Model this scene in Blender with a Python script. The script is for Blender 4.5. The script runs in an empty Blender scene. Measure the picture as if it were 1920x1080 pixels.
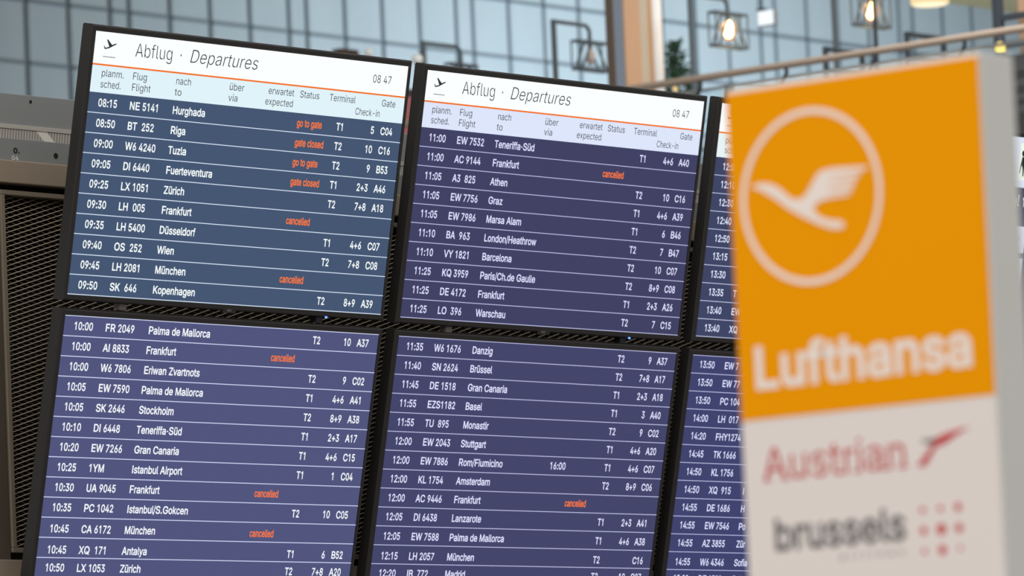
import bpy, bmesh, math, random
from mathutils import Vector, Matrix
random.seed(7)
scene = bpy.context.scene
COL = scene.collection

# ------------------------------------------------------------------ camera
cam_data = bpy.data.cameras.new('camera')
cam = bpy.data.objects.new('camera', cam_data)
COL.objects.link(cam)
YAW, PITCH, ROLL = 0.8670, 0.1001, -0.0442
fwd = Vector((math.sin(YAW)*math.cos(PITCH), math.cos(YAW)*math.cos(PITCH), math.sin(PITCH)))
rt = fwd.cross(Vector((0, 0, 1))).normalized()
up = rt.cross(fwd)
r2 = rt*math.cos(ROLL) + up*math.sin(ROLL)
u2 = -rt*math.sin(ROLL) + up*math.cos(ROLL)
mw = Matrix((r2, u2, -fwd)).transposed().to_4x4()
mw.translation = Vector((0, 0, 1.6))
cam.matrix_world = mw
cam_data.sensor_width = 36.0
cam_data.lens = 207.23
cam_data.clip_end = 300
cam_data.dof.use_dof = True
cam_data.dof.focus_distance = 15.8
cam_data.dof.aperture_fstop = 8.4
scene.camera = cam

# ------------------------------------------------------------------ world, lights, exposure
scene.view_settings.view_transform = 'Standard'
scene.view_settings.look = 'None'
scene.view_settings.exposure = 0.0
scene.view_settings.gamma = 1.0
scene.view_settings.use_curve_mapping = False
world = bpy.data.worlds.new('world')
scene.world = world
world.use_nodes = True
bg = world.node_tree.nodes['Background']
bg.inputs[0].default_value = (1.0, 0.975, 0.945, 1)
bg.inputs[1].default_value = 0.62

def area(name, loc, target, sx, sy, power, color):
    d = bpy.data.lights.new(name, 'AREA')
    d.shape = 'RECTANGLE'; d.size = sx; d.size_y = sy; d.energy = power; d.color = color
    o = bpy.data.objects.new(name, d); COL.objects.link(o)
    o.location = loc
    o.rotation_euler = (Vector(target)-Vector(loc)).to_track_quat('-Z', 'Y').to_euler()
    return o
area('hall_overhead_fill', (7.0, 5.0, 9.0), (7.5, 6.5, 0), 7, 7, 420, (1.0, 0.95, 0.89))  # large unseen fill added overhead to light the upper edges
area('hall_front_fill', (-1.5, 4.5, 6.0), (5.6, 4.3, 2.0), 4, 3, 230, (1.0, 0.95, 0.90))  # unseen fill added from the front to light the sign
area('wall_fill', (38.6, 26.3, 5.9), (40.0, 32.0, 8.1), 5.0, 1.5, 820, (0.78, 0.90, 1.0))  # unseen cool area light added to brighten the back wall
area('gallery_top_fill', (29.0, 20.5, 9.3), (28.5, 20.8, 5.0), 5, 5, 170, (1.0, 0.93, 0.86))  # unseen warm fill added under the gallery ceiling

area('gallery_front_fill', (24.5, 15.5, 9.2), (28.0, 22.6, 6.8), 3, 2, 330, (0.97, 0.98, 1.0))  # unseen fill added to brighten the column front

# ------------------------------------------------------------------ materials
def lin(c):
    return tuple(((v/255)/12.92 if v/255 <= 0.04045 else (((v/255)+0.055)/1.055)**2.4) for v in c)
MATS = {}
def pbr(name, rgb, rough=0.5, metal=0.0, spec=0.5, noise=0.0, nscale=8.0, stretch=(1, 1, 1)):
    if name in MATS: return MATS[name]
    m = bpy.data.materials.new(name); m.use_nodes = True
    nt = m.node_tree; b = nt.nodes['Principled BSDF']
    c = lin(rgb)
    b.inputs['Base Color'].default_value = (*c, 1)
    b.inputs['Roughness'].default_value = rough
    b.inputs['Metallic'].default_value = metal
    b.inputs['Specular IOR Level'].default_value = spec
    if noise:
        tc = nt.nodes.new('ShaderNodeTexCoord'); mp = nt.nodes.new('ShaderNodeMapping')
        mp.inputs['Scale'].default_value = stretch
        n = nt.nodes.new('ShaderNodeTexNoise'); n.inputs['Scale'].default_value = nscale; n.inputs['Detail'].default_value = 4
        r = nt.nodes.new('ShaderNodeMapRange')
        r.inputs['To Min'].default_value = 1-noise; r.inputs['To Max'].default_value = 1+noise
        mx = nt.nodes.new('ShaderNodeVectorMath'); mx.operation = 'SCALE'; mx.inputs[0].default_value = c
        nt.links.new(tc.outputs['Object'], mp.inputs['Vector']); nt.links.new(mp.outputs[0], n.inputs['Vector'])
        nt.links.new(n.outputs['Fac'], r.inputs['Value']); nt.links.new(r.outputs[0], mx.inputs['Scale'])
        nt.links.new(mx.outputs[0], b.inputs['Base Color'])
    MATS[name] = m
    return m
def emit(name, rgb, strength=1.0, linear=False):
    if name in MATS: return MATS[name]
    m = bpy.data.materials.new(name); m.use_nodes = True
    nt = m.node_tree; nt.nodes.remove(nt.nodes['Principled BSDF'])
    e = nt.nodes.new('ShaderNodeEmission')
    e.inputs[0].default_value = (*(rgb if linear else lin(rgb)), 1); e.inputs[1].default_value = strength
    nt.links.new(e.outputs[0], nt.nodes['Material Output'].inputs[0])
    MATS[name] = m
    return m

# ------------------------------------------------------------------ helpers
def tag(o, label=None, cat=None, group=None, kind=None):
    if label: o['label'] = label
    if cat: o['category'] = cat
    if group: o['group'] = group
    if kind: o['kind'] = kind
    return o
def empty(name, loc, label, cat, group=None, rot=None):
    o = bpy.data.objects.new(name, None); COL.objects.link(o)
    o.empty_display_size = 0.1
    o.location = loc
    if rot is not None: o.rotation_euler = rot
    return tag(o, label, cat, group)
class MB:
    def __init__(self): self.v = []; self.f = []
    def add(self, vs, fs):
        n = len(self.v); self.v += [tuple(p) for p in vs]; self.f += [tuple(i+n for i in q) for q in fs]; return self
    def box(self, a, b):
        x0, y0, z0 = (min(a[i], b[i]) for i in range(3)); x1, y1, z1 = (max(a[i], b[i]) for i in range(3))
        return self.add([(x0,y0,z0),(x1,y0,z0),(x1,y1,z0),(x0,y1,z0),(x0,y0,z1),(x1,y0,z1),(x1,y1,z1),(x0,y1,z1)],
                        [(0,3,2,1),(4,5,6,7),(0,1,5,4),(1,2,6,5),(2,3,7,6),(3,0,4,7)])
    def tube(self, pts, r, n=10, caps=True):
        pts = [Vector(p) for p in pts]
        rs = r if isinstance(r, (list, tuple)) else [r]*len(pts)
        rings = []
        ref = None
        for i, p in enumerate(pts):
            d = (pts[min(i+1, len(pts)-1)]-pts[max(i-1, 0)]).normalized()
            if ref is None:
                ref = d.orthogonal().normalized()
            ref = (ref - d*ref.dot(d)).normalized()
            b = d.cross(ref)
            rings.append([p+(ref*math.cos(2*math.pi*k/n)+b*math.sin(2*math.pi*k/n))*rs[i] for k in range(n)])
        vs = [q for g in rings for q in g]; fs = []
        for i in range(len(pts)-1):
            for k in range(n):
                fs.append((i*n+k, i*n+(k+1) % n, (i+1)*n+(k+1) % n, (i+1)*n+k))
        if caps:
            fs.append(tuple(reversed(range(n)))); fs.append(tuple(range((len(pts)-1)*n, len(pts)*n)))
        return self.add(vs, fs)
    def lathe(self, c, prof, n=24):
        vs = []; fs = []
        for (r, z) in prof:
            for k in range(n):
                a = 2*math.pi*k/n; vs.append((c[0]+r*math.cos(a), c[1]+r*math.sin(a), c[2]+z))
        for i in range(len(prof)-1):
            for k in range(n):
                fs.append((i*n+k, i*n+(k+1) % n, (i+1)*n+(k+1) % n, (i+1)*n+k))
        fs.append(tuple(reversed(range(n)))); fs.append(tuple(range((len(prof)-1)*n, len(prof)*n)))
        return self.add(vs, fs)
    def prism(self, poly, fn, d0, d1):
        """flat outline poly (2-D) turned into a plate; fn(a, b, d) gives the 3-D point"""
        n = len(poly)
        vs = [fn(a, b, d0) for a, b in poly]+[fn(a, b, d1) for a, b in poly]
        from mathutils.geometry import tessellate_polygon
        tri = tessellate_polygon([[Vector((a, b, 0)) for a, b in poly]])
        fs = [tuple(t) for t in tri]+[tuple(i+n for i in reversed(t)) for t in tri]
        fs += [(i, (i+1) % n, n+(i+1) % n, n+i) for i in range(n)]
        return self.add(vs, fs)
    def build(self, name, mat, parent=None, smooth=False, bevel=0.0, fixn=True, off=(0, 0, 0)):
        me = bpy.data.meshes.new(name)
        v = self.v if off == (0, 0, 0) else [(p[0]-off[0], p[1]-off[1], p[2]-off[2]) for p in self.v]
        me.from_pydata(v, [], self.f)
        if fixn:
            bm = bmesh.new(); bm.from_mesh(me); bmesh.ops.recalc_face_normals(bm, faces=bm.faces); bm.to_mesh(me); bm.free()
        me.materials.append(mat)
        if smooth:
            for p in me.polygons: p.use_smooth = True
        o = bpy.data.objects.new(name, me); COL.objects.link(o)
        if parent: o.parent = parent
        if bevel:
            md = o.modifiers.new('bevel', 'BEVEL'); md.width = bevel; md.segments = 2; md.limit_method = 'ANGLE'
        return o

# ------------------------------------------------------------------ glyphs (built-in font turned into plain meshes)
ARIAL = dict(zip('ABCDEFGHIJKLMNOPQRSTUVWXYZ', [667,667,722,722,667,611,778,722,278,500,667,556,833,722,778,667,778,722,667,611,722,667,944,667,667,611]))
ARIAL.update(zip('abcdefghijklmnopqrstuvwxyz', [556,556,500,556,556,278,556,556,222,222,500,222,833,556,556,556,556,333,500,278,556,500,722,500,500,500]))
ARIAL.update({c: 556 for c in '0123456789ü'}); ARIAL.update({' ': 278, ':': 278, '.': 278, '/': 278, '+': 584, '-': 333, '·': 333})
GL = {}; ADV = {}; CAP = {}
GLYPHS = """A	479	16,0 201,509 276,509 463,0 395,0 287,302 264,372 232,478 245,478 213,371 191,302 85,0|110,142 110,199 370,199 370,142
B	456	60,0 60,509 241,509 289,504 329,491 359,469 381,442 394,410 398,374 395,344 387,320 373,301 356,286 336,275 315,267 315,262 339,257 363,245 385,227 402,203 414,173 418,136 413,100 400,67 377,39 344,18 301,4 247,0|125,57 245,57 296,63 330,80 349,105 355,137 352,161 342,184 327,203 306,218 279,228 248,231 125,231|125,285 238,285 265,288 288,296 308,309 323,326 333,348 336,372 330,403 313,429 283,446 240,452 125,452
C	510	267,-7 205,1 150,25 104,63 70,115 48,179 40,254 48,329 70,393 104,445 150,484 205,508 267,516 305,513 340,504 373,490 402,471 427,447 448,418 463,385 473,348 408,348 401,373 389,395 375,413 357,428 337,440 315,449 292,454 267,456 223,450 184,432 150,403 125,364 109,314 103,254 109,194 125,145 151,105 184,76 223,59 267,53 292,55 315,60 337,69 357,81 375,96 389,114 401,136 408,160 473,160 463,124 448,91 428,62 402,38 373,19 341,5 305,-4
D	502	219,0 96,0 96,57 215,57 272,63 318,81 354,110 379,149 394,198 399,255 394,312 379,361 354,399 320,428 275,446 221,452 93,452 93,509 225,509 294,501 353,478 399,441 433,391 455,329 462,255 455,181 433,119 398,68 351,31 291,8|125,509 125,0 60,0 60,509
E	418	60,0 60,509 372,509 372,452 125,452 125,286 355,286 355,229 125,229 125,57 375,57 375,0
F	410	60,0 60,509 369,509 369,452 125,452 125,278 346,278 346,221 125,221 125,0
G	520	269,-7 205,1 149,25 104,64 69,116 47,179 40,254 47,329 69,393 103,445 149,484 203,508 265,516 304,513 340,504 374,489 403,469 429,445 449,416 465,384 474,349 408,349 399,372 387,393 373,411 356,427 337,439 315,448 291,454 265,456 222,450 183,432 150,404 125,364 109,314 103,254 109,194 125,145 151,105 184,76 224,59 269,53 309,57 345,71 374,93 396,123 410,160 415,202 434,199 283,199 283,256 478,256 478,200 471,141 451,91 419,50 377,19 326,0
H	517	60,0 60,509 125,509 125,289 392,289 392,509 457,509 457,0 392,0 392,232 125,232 125,0
I	190	62,0 62,509 127,509 127,0
J	396	185,-7 124,3 75,33 44,81 33,145 33,173 98,173 98,145 104,104 122,74 149,56 185,50 220,56 248,74 266,104 272,145 272,509 336,509 336,145 326,81 294,33 246,3
K	466	104,145 104,216 139,261 174,303 212,344 364,509 448,509 231,276 228,276|60,0 60,509 125,509 125,334 124,225 125,193 125,0|372,0 188,259 228,309 449,0
L	393	60,0 60,509 125,509 125,57 361,57 361,0
M	628	60,0 60,509 152,509 277,187 287,159 299,123 311,84 322,49 307,49 318,83 330,121 342,158 352,187 476,509 568,509 568,0 504,0 504,291 504,327 505,369 506,413 507,457 513,457 498,409 482,363 467,322 456,291 342,0 286,0 170,291 159,321 145,361 129,408 112,457 119,457 120,416 121,372 122,328 122,291 122,0
N	523	60,0 60,509 136,509 343,183 363,151 388,107 414,55 405,54 401,108 399,157 399,195 399,509 463,509 463,0 387,0 202,290 177,331 148,381 108,452 119,454 122,384 124,328 125,291 125,0
O	533	267,-7 205,1 150,25 105,63 70,115 48,179 40,254 48,329 70,393 105,445 150,484 205,508 267,516 329,508 384,484 429,445 464,393 486,329 493,254 486,179 464,115 429,63 384,25 329,1|267,53 310,59 349,76 383,105 408,144 425,194 430,254 425,314 408,365 383,404 349,433 310,450 267,456 223,450 184,433 151,404 125,364 109,314 103,254 109,194 125,144 151,105 184,76 223,59
P	444	60,0 60,509 235,509 289,503 332,487 366,462 390,430 404,391 409,348 404,304 390,265 366,233 332,207 289,191 235,186 109,186 109,242 233,242 269,246 297,256 318,272 333,294 342,319 344,348 342,376 333,402 318,423 297,439 268,449 232,452 125,452 125,0
Q	533	245,159 313,159 369,85 384,65 468,-48 401,-48 346,27 331,46|267,-7 205,1 150,25 105,63 70,115 48,179 40,254 48,329 70,393 105,445 150,484 205,508 267,516 329,508 384,484 429,445 464,393 486,329 493,254 486,179 464,115 429,63 384,25 329,1|267,53 310,59 349,76 383,105 408,144 425,194 430,254 425,314 408,365 383,404 349,433 310,450 267,456 223,450 184,433 151,404 125,364 109,314 103,254 109,194 125,144 151,105 184,76 223,59
R	449	60,0 60,509 236,509 290,504 333,489 367,465 390,433 405,395 409,352 405,309 390,271 367,240 333,217 289,203 236,198 96,198 96,255 234,255 269,258 298,267 319,281 334,300 342,324 345,352 342,380 334,405 319,425 298,440 269,449 233,452 125,452 125,0|353,0 230,229 303,229 428,0
S	446	224,-9 172,-4 128,9 91,31 64,60 46,96 38,137 104,137 110,110 123,88 142,71 166,59 194,52 224,49 257,52 286,60 311,74 329,92 341,114 346,139 342,161 332,179 316,193 296,205 245,222 184,239 128,260 86,289 60,326 52,372 58,413 75,448 102,476 138,498 180,511 227,516 275,511 316,498 351,476 377,449 394,415 401,378 337,378 326,412 302,437 267,453 225,459 194,456 167,448 145,435 129,418 118,398 115,376 119,352 131,334 148,319 169,308 212,293 264,279 312,264 336,252 359,238 379,220 395,198 405,171 408,139 403,99 386,64 360,34 323,11 278,-4
T	448	32,452 32,509 417,509 417,452 257,452 257,0 193,0 193,452
U	517	259,-8 203,-2 154,15 114,43 85,80 66,124 60,173 60,509 124,509 124,178 128,144 141,113 160,87 187,68 220,56 259,52 298,56 331,68 357,87 377,113 389,144 393,178 393,509 457,509 457,173 451,124 433,80 403,43 363,15 315,-2
V	479	204,0 16,509 84,509 192,206 215,137 248,31 235,31 267,138 290,206 395,509 463,509 278,0
W	686	155,0 16,509 82,509 163,196 175,145 187,94 197,40 189,40 200,94 211,145 224,196 306,509 380,509 462,196 474,145 486,94 497,40 488,40 499,94 510,145 523,196 603,509 670,509 530,0 455,0 368,323 351,391 336,475 350,475 335,395 318,323 230,0
X	474	18,0 217,284 217,236 29,509 104,509 178,400 204,361 223,329 243,292 232,292 252,329 272,361 298,400 374,509 446,509 259,239 259,287 456,0 382,0 292,129 268,165 250,195 230,231 244,231 225,196 206,166 182,129 91,0
Y	472	203,0 203,208 16,509 91,509 192,344 222,292 250,230 224,230 251,293 280,344 381,509 455,509 268,208 268,0
Z	438	42,0 42,46 273,385 306,431 341,476 348,454 285,452 223,452 40,452 40,509 397,509 397,462 169,129 134,81 97,33 90,54 152,57 214,57 399,57 399,0
a	389	160,-9 126,-5 94,5 68,22 48,45 35,73 30,108 34,138 43,161 58,179 78,193 100,203 125,211 178,220 234,227 252,230 265,235 273,243 276,255 276,257 273,279 267,297 256,311 240,322 220,329 196,331 171,329 149,322 132,313 118,301 107,288 100,274 41,291 57,322 79,346 104,364 133,375 163,382 194,384 239,379 263,372 286,360 306,343 322,320 333,290 337,251 337,0 277,0 277,52 272,52 252,25 236,12 215,1 190,-6|170,45 202,49 228,59 248,74 263,93 272,115 276,138 276,190 259,182 231,176 200,171 175,168 134,159 117,150 103,139 95,124 92,105 94,87 102,72 114,61 130,52 149,47
b	424	229,-8 198,-5 172,4 153,17 138,31 118,59 112,59 112,0 53,0 53,509 114,509 114,319 118,319 137,346 152,360 171,373 197,381 229,384 274,378 313,361 345,332 370,293 385,245 390,189 385,133 370,84 346,45 313,16 274,-2|220,47 253,51 279,66 301,88 316,117 325,151 328,189 325,227 316,261 301,290 280,311 253,325 220,330 188,325 161,312 140,291 125,263 116,229 113,189 116,150 125,115 140,86 162,65 188,51
c	395	207,-8 159,-2 117,16 82,46 56,85 40,133 34,187 40,243 56,291 82,330 117,360 159,378 207,384 234,383 260,377 284,368 305,356 324,341 340,322 353,301 362,277 303,262 290,289 270,311 242,325 207,330 173,325 145,310 124,287 108,258 99,224 96,187 99,151 108,117 124,89 145,66 173,51 207,46 243,52 271,66 292,89 304,117 363,102 354,78 341,56 325,37 306,21 285,9 261,-1 235,-6
d	424	195,-8 151,-2 111,16 79,45 55,84 39,133 34,189 39,245 55,293 79,332 112,361 151,378 196,384 228,381 253,373 272,360 287,346 306,319 311,319 311,509 372,509 372,0 313,0 313,59 307,59 287,31 272,17 252,4 227,-5|205,47 236,51 263,65 284,86 299,115 309,150 312,189 309,229 300,263 284,291 263,312 237,325 205,330 172,325 145,311 124,290 108,261 99,227 96,189 99,151 109,117 124,88 145,66 172,51
e	404	212,-8 161,-2 117,16 82,46 56,85 40,132 34,187 39,242 55,290 81,329 115,359 157,378 205,384 236,382 266,374 294,361 319,341 341,315 357,282 368,242 371,194 371,169 75,169 75,221 338,221 310,202 307,237 298,269 283,294 263,314 237,326 205,330 173,326 146,313 125,294 109,270 99,241 96,211 96,178 100,139 110,106 128,80 151,61 179,50 212,46 234,48 254,53 271,61 285,73 297,88 306,105 365,91 353,63 335,39 311,19 283,4 249,-5
f	253	228,379 228,327 6,327 6,379|81,0 81,432 84,461 96,486 113,505 135,519 161,527 187,530 222,527 243,521 227,468 215,472 195,474 171,470 154,460 145,443 142,419 142,0
g	425	207,-151 168,-148 134,-140 105,-127 82,-110 64,-91 51,-69 101,-41 122,-66 136,-78 154,-88 178,-95 207,-97 249,-92 282,-75 304,-47 311,-6 311,68 306,68 287,41 272,28 252,16 227,8 195,5 152,10 113,27 80,53 55,90 39,136 34,191 39,246 55,293 80,332 112,361 152,378 196,384 228,382 253,373 273,360 288,346 308,319 313,319 313,379 372,379 372,-9 367,-54 350,-90 324,-117 291,-136 251,-147|205,59 237,63 264,75 285,95 300,121 309,154 312,193 309,231 300,264 285,291 264,312 237,325 205,330 172,325 145,312 124,290 109,262 99,229 96,193 99,155 109,123 124,96 145,76 172,63
h	410	114,227 114,0 53,0 53,509 114,509 114,287 102,287 124,332 152,362 187,379 227,384 264,380 295,369 321,349 341,321 353,285 357,240 357,0 296,0 296,235 290,275 273,304 246,323 210,329 184,326 161,317 141,303 126,283 117,257
i	166	53,0 53,379 114,379 114,0|84,443 67,446 54,455 44,468 41,483 44,499 54,512 67,521 84,524 100,521 114,512 123,499 126,483 123,468 114,455 100,446
j	166	53,379 114,379 114,-30 111,-63 102,-90 86,-113 65,-129 37,-139 4,-143 -10,-143 -10,-87 2,-87 25,-83 40,-72 50,-54 53,-29|83,443 67,446 53,455 44,468 41,483 44,499 53,512 67,521 83,524 100,521 114,512 123,499 126,483 123,468 114,455 100,446
k	380	110,137 110,212 121,212 284,379 360,379 184,199 177,199|53,0 53,509 114,509 114,0|294,0 148,186 191,229 372,0
l	189	139,-2 101,3 74,20 58,47 53,84 53,509 114,509 114,99 115,77 120,62 130,54 146,52 160,53 170,54 181,3 162,-1
m	609	53,0 53,379 112,379 112,295 108,295 118,323 132,346 151,363 172,376 195,384 219,386 257,380 287,361 309,331 321,295 312,295 322,321 337,343 357,361 381,375 407,383 437,386 468,383 497,372 522,354 541,328 553,296 557,255 557,0 496,0 496,254 490,289 473,313 447,326 419,330 395,328 374,320 358,307 345,290 338,270 335,247 335,0 274,0 274,260 269,288 253,311 229,326 199,330 178,328 158,320 140,307 126,289 117,266 114,238 114,0
n	409	114,227 114,0 53,0 53,379 112,379 112,287 102,287 124,332 152,362 187,379 227,384 264,380 295,369 321,349 341,321 353,285 357,240 357,0 296,0 296,235 290,275 273,304 246,323 210,329 184,326 161,317 141,303 126,283 117,257
o	415	207,-8 159,-2 117,16 82,46 56,85 40,133 34,187 40,243 56,291 82,330 117,360 159,378 207,384 256,378 299,360 333,330 359,291 376,243 381,187 376,133 359,85 333,46 299,16 256,-2|207,46 242,51 270,66 292,89 307,117 316,151 319,187 316,224 307,258 292,287 270,310 242,325 207,330 173,325 145,310 124,287 108,258 99,224 96,187 99,151 108,117 124,89 145,66 173,51
p	424	53,-143 53,379 112,379 112,319 118,319 137,346 152,360 171,373 197,381 229,384 274,378 313,361 345,332 370,293 385,245 390,189 385,133 370,84 346,45 313,16 274,-2 229,-8 198,-5 173,4 153,17 138,31 118,59 114,59 114,-143|220,47 253,51 279,66 301,88 316,117 325,151 328,189 325,227 316,261 301,290 280,311 253,325 220,330 188,325 161,312 140,291 125,263 116,229 113,189 116,150 125,115 140,86 162,65 188,51
q	424	372,-143 311,-143 311,59 306,59 287,31 272,17 252,4 227,-5 195,-8 151,-2 111,16 79,45 55,84 39,133 34,189 39,245 55,293 79,332 112,361 151,378 196,384 228,381 253,373 272,360 287,346 307,319 313,319 313,379 372,379|205,47 236,51 263,65 284,86 299,115 309,150 312,189 309,229 300,263 284,291 263,312 237,325 205,330 172,325 145,311 124,290 108,261 99,227 96,189 99,151 109,117 124,88 145,66 172,51
r	259	53,0 53,379 112,379 112,321 115,321 130,347 152,367 181,380 213,385 229,384 243,384 243,322 230,324 207,326 182,323 159,315 140,301 126,284 117,262 114,237 114,0
s	365	182,-8 145,-5 112,3 84,18 62,38 45,63 36,94 94,107 105,79 124,60 150,49 181,45 217,50 244,62 262,81 268,103 265,121 254,136 237,147 212,155 149,170 104,186 72,208 53,237 47,274 51,305 65,332 87,354 115,370 149,381 187,384 223,381 254,372 279,358 299,339 314,316 324,290 268,277 258,298 243,316 219,328 187,333 156,329 131,317 114,299 109,277 112,258 124,243 144,232 172,223 229,209 275,194 306,171 325,142 331,107 326,75 312,47 290,24 260,6 223,-5
t	227	204,379 204,327 6,327 6,379|65,471 126,471 126,98 128,76 136,61 150,53 170,50 185,51 202,54 213,2 192,-3 168,-4 125,2 92,21 72,52 65,93
u	410	182,-5 146,-1 115,11 89,31 69,59 57,95 53,139 53,379 114,379 114,144 119,105 137,75 164,56 200,50 226,53 249,62 268,77 283,97 293,122 296,153 296,379 357,379 357,0 298,0 298,92 307,92 286,47 257,17 222,0
v	389	163,0 17,379 84,379 165,155 187,87 206,21 184,21 203,87 224,155 305,379 371,379 226,0
w	567	138,0 23,379 87,379 133,214 154,137 175,41 165,41 186,135 206,214 252,379 316,379 362,214 382,136 402,41 391,41 413,135 434,214 480,379 545,379 429,0 368,0 319,172 305,225 291,280 277,338 291,338 277,280 263,225 248,172 199,0
x	378	21,0 171,218 171,171 29,379 100,379 147,306 179,253 207,206 175,206 202,253 233,306 282,379 352,379 209,169 209,214 358,0 287,0 231,85 200,136 173,182 205,182 178,136 148,85 91,0
y	389	47,-139 61,-86 71,-87 88,-90 104,-89 118,-84 130,-74 141,-58 151,-36 163,-1 17,379 84,379 165,155 187,87 206,21 184,21 202,87 224,155 305,379 371,379 204,-58 191,-85 177,-107 159,-124 139,-136 117,-143 91,-145 65,-143
z	380	42,0 42,46 254,320 254,323 48,323 48,379 333,379 333,331 126,60 126,56 339,56 339,0
0	453	227,-7 174,1 130,24 95,62 69,113 53,178 48,254 53,330 69,395 95,447 130,484 174,508 227,516 279,508 323,484 358,447 384,395 400,330 405,254 400,178 384,113 359,62 323,24 279,1|227,50 261,56 290,74 313,103 330,144 340,194 344,254 340,314 330,365 313,405 290,435 261,453 227,460 192,453 163,435 140,405 123,365 113,314 109,254 113,194 123,144 140,103 163,74 192,56
1	453	276,509 276,0 212,0 212,440 86,352 86,421 204,509
2	453	64,0 64,47 234,229 282,282 299,305 311,327 318,348 320,371 317,397 308,419 293,436 273,449 250,457 224,460 196,457 172,447 153,433 139,413 130,390 127,362 66,362 71,405 86,442 111,473 143,496 182,511 225,516 268,511 306,497 337,474 361,445 376,411 381,372 378,345 371,318 357,290 336,259 267,180 153,60 153,57 389,57 389,0
3	453	218,-7 173,-3 133,10 98,30 70,57 52,91 44,132 109,132 115,107 126,87 144,71 165,59 191,52 219,50 248,53 275,61 297,74 315,93 325,116 329,145 326,172 316,196 299,217 275,234 242,244 201,248 157,248 157,299 288,448 288,452 70,452 70,509 372,509 372,461 211,278 211,289 264,288 308,276 344,253 371,222 387,186 393,145 387,103 370,66 344,36 309,12 266,-2
4	453	40,105 40,158 247,509 311,509 109,166 109,163 413,163 413,105|282,0 282,121 282,146 282,318 343,318 343,0
5	453	221,-7 178,-2 140,11 108,32 83,60 66,93 60,130 122,130 127,108 138,89 154,73 173,60 196,52 221,50 250,53 276,64 298,82 314,104 324,131 328,162 324,193 314,221 297,244 275,262 248,273 218,277 192,275 167,268 145,258 128,246 67,253 96,509 366,509 366,452 151,452 134,301 136,301 155,315 178,325 203,331 229,334 263,330 294,321 321,306 345,285 364,260 379,231 388,199 391,163 385,117 369,76 343,41 309,15 268,-1
6	453	226,-7 182,-1 142,15 109,40 84,74 69,115 64,162 68,199 80,239 102,285 137,340 252,509 322,509 151,261 145,261 154,275 165,288 179,299 196,307 214,312 235,314 278,309 316,295 346,271 370,240 384,201 389,157 384,112 368,73 343,39 310,14 271,-2|226,48 254,52 279,63 299,79 314,101 324,128 327,157 324,187 314,213 299,235 279,251 254,262 226,265 198,262 174,252 153,235 138,214 128,188 125,158 128,128 138,102 153,79 174,63 198,52
7	453	97,0 323,448 323,452 62,452 62,509 391,509 391,449 165,0
8	453	226,-7 178,-2 136,11 101,33 74,62 57,96 52,135 55,166 65,195 81,220 101,241 125,256 153,265 153,267 119,282 93,308 76,342 70,380 75,417 90,450 114,477 146,498 184,511 226,516 269,511 306,498 337,477 361,450 377,417 382,380 376,342 359,308 333,282 300,267 300,265 327,256 351,241 372,220 387,195 397,166 401,135 395,96 378,62 352,33 317,11 275,-2|226,49 258,52 285,60 307,74 323,91 333,113 337,139 333,165 322,189 305,208 283,223 256,232 226,235 196,232 169,223 147,208 130,189 119,165 115,139 119,113 129,91 145,74 167,60 195,52|226,290 252,292 274,300 293,313 307,330 316,351 319,376 316,399 308,420 294,437 275,449 252,457 226,460 200,457 177,449 159,437 145,420 136,399 133,376 136,351 145,330 159,313 178,300 201,292
9	453	226,516 271,510 310,494 343,468 368,434 384,393 389,347 385,309 373,270 350,224 315,168 200,0 130,0 301,248 307,248 299,234 287,221 273,210 257,202 238,196 218,195 175,199 137,214 106,237 83,269 68,307 64,352 69,397 85,436 110,469 143,494 182,510|226,460 199,457 174,446 154,429 138,407 129,381 125,352 129,322 138,295 154,274 174,257 199,247 226,243 254,247 279,257 299,273 314,295 324,321 327,350 324,381 314,407 299,429 279,446 254,457
ü	410	182,-5 146,-1 115,11 89,31 69,59 57,95 53,139 53,379 114,379 114,144 119,105 137,75 164,56 200,50 226,53 249,62 268,77 283,97 293,122 296,153 296,379 357,379 357,0 298,0 298,92 307,92 286,47 257,17 222,0|277,443 261,446 248,455 239,468 236,483 239,499 248,512 261,520 277,523 292,520 305,512 314,499 317,483 314,468 305,455 292,446|133,443 118,446 104,455 96,468 93,483 96,499 104,512 118,520 133,523 149,520 162,512 170,499 173,483 170,468 162,455 149,446
:	187	95,-4 78,-1 63,9 53,24 50,41 53,59 63,73 78,83 95,87 113,83 128,73 138,59 141,41 138,24 128,9 113,-1|95,271 78,274 63,284 53,299 50,316 53,334 63,349 78,359 95,362 113,359 128,349 138,334 141,316 138,299 128,284 113,274
.	187	95,-4 78,-1 63,9 53,24 50,41 53,59 63,73 78,83 95,87 113,83 128,73 138,59 141,41 138,24 128,9 113,-1
/	249	235,533 71,-76 14,-76 178,533
+	453	198,34 198,364 255,364 255,34|61,172 61,226 391,226 391,172
-	453	337,244 337,188 114,188 114,244
·	196	98,196 81,200 66,210 56,224 52,242 56,259 66,274 81,284 98,287 116,284 130,274 140,259 144,242 140,224 130,210 116,200
 	187	"""
OUT = {}
for row in GLYPHS.split('\n'):
    ch, wd, body = row.split('\t')
    OUT[ch] = (int(wd)/1000, [[tuple(int(q)/1000 for q in p.split(',')) for p in part.split(' ')] for part in body.split('|')] if body else [])
WEIGHT = {'thin': -0.0075, 'light': -0.001, 'regular': 0.0, 'medium': 0.017, 'bold': 0.024}
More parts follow.
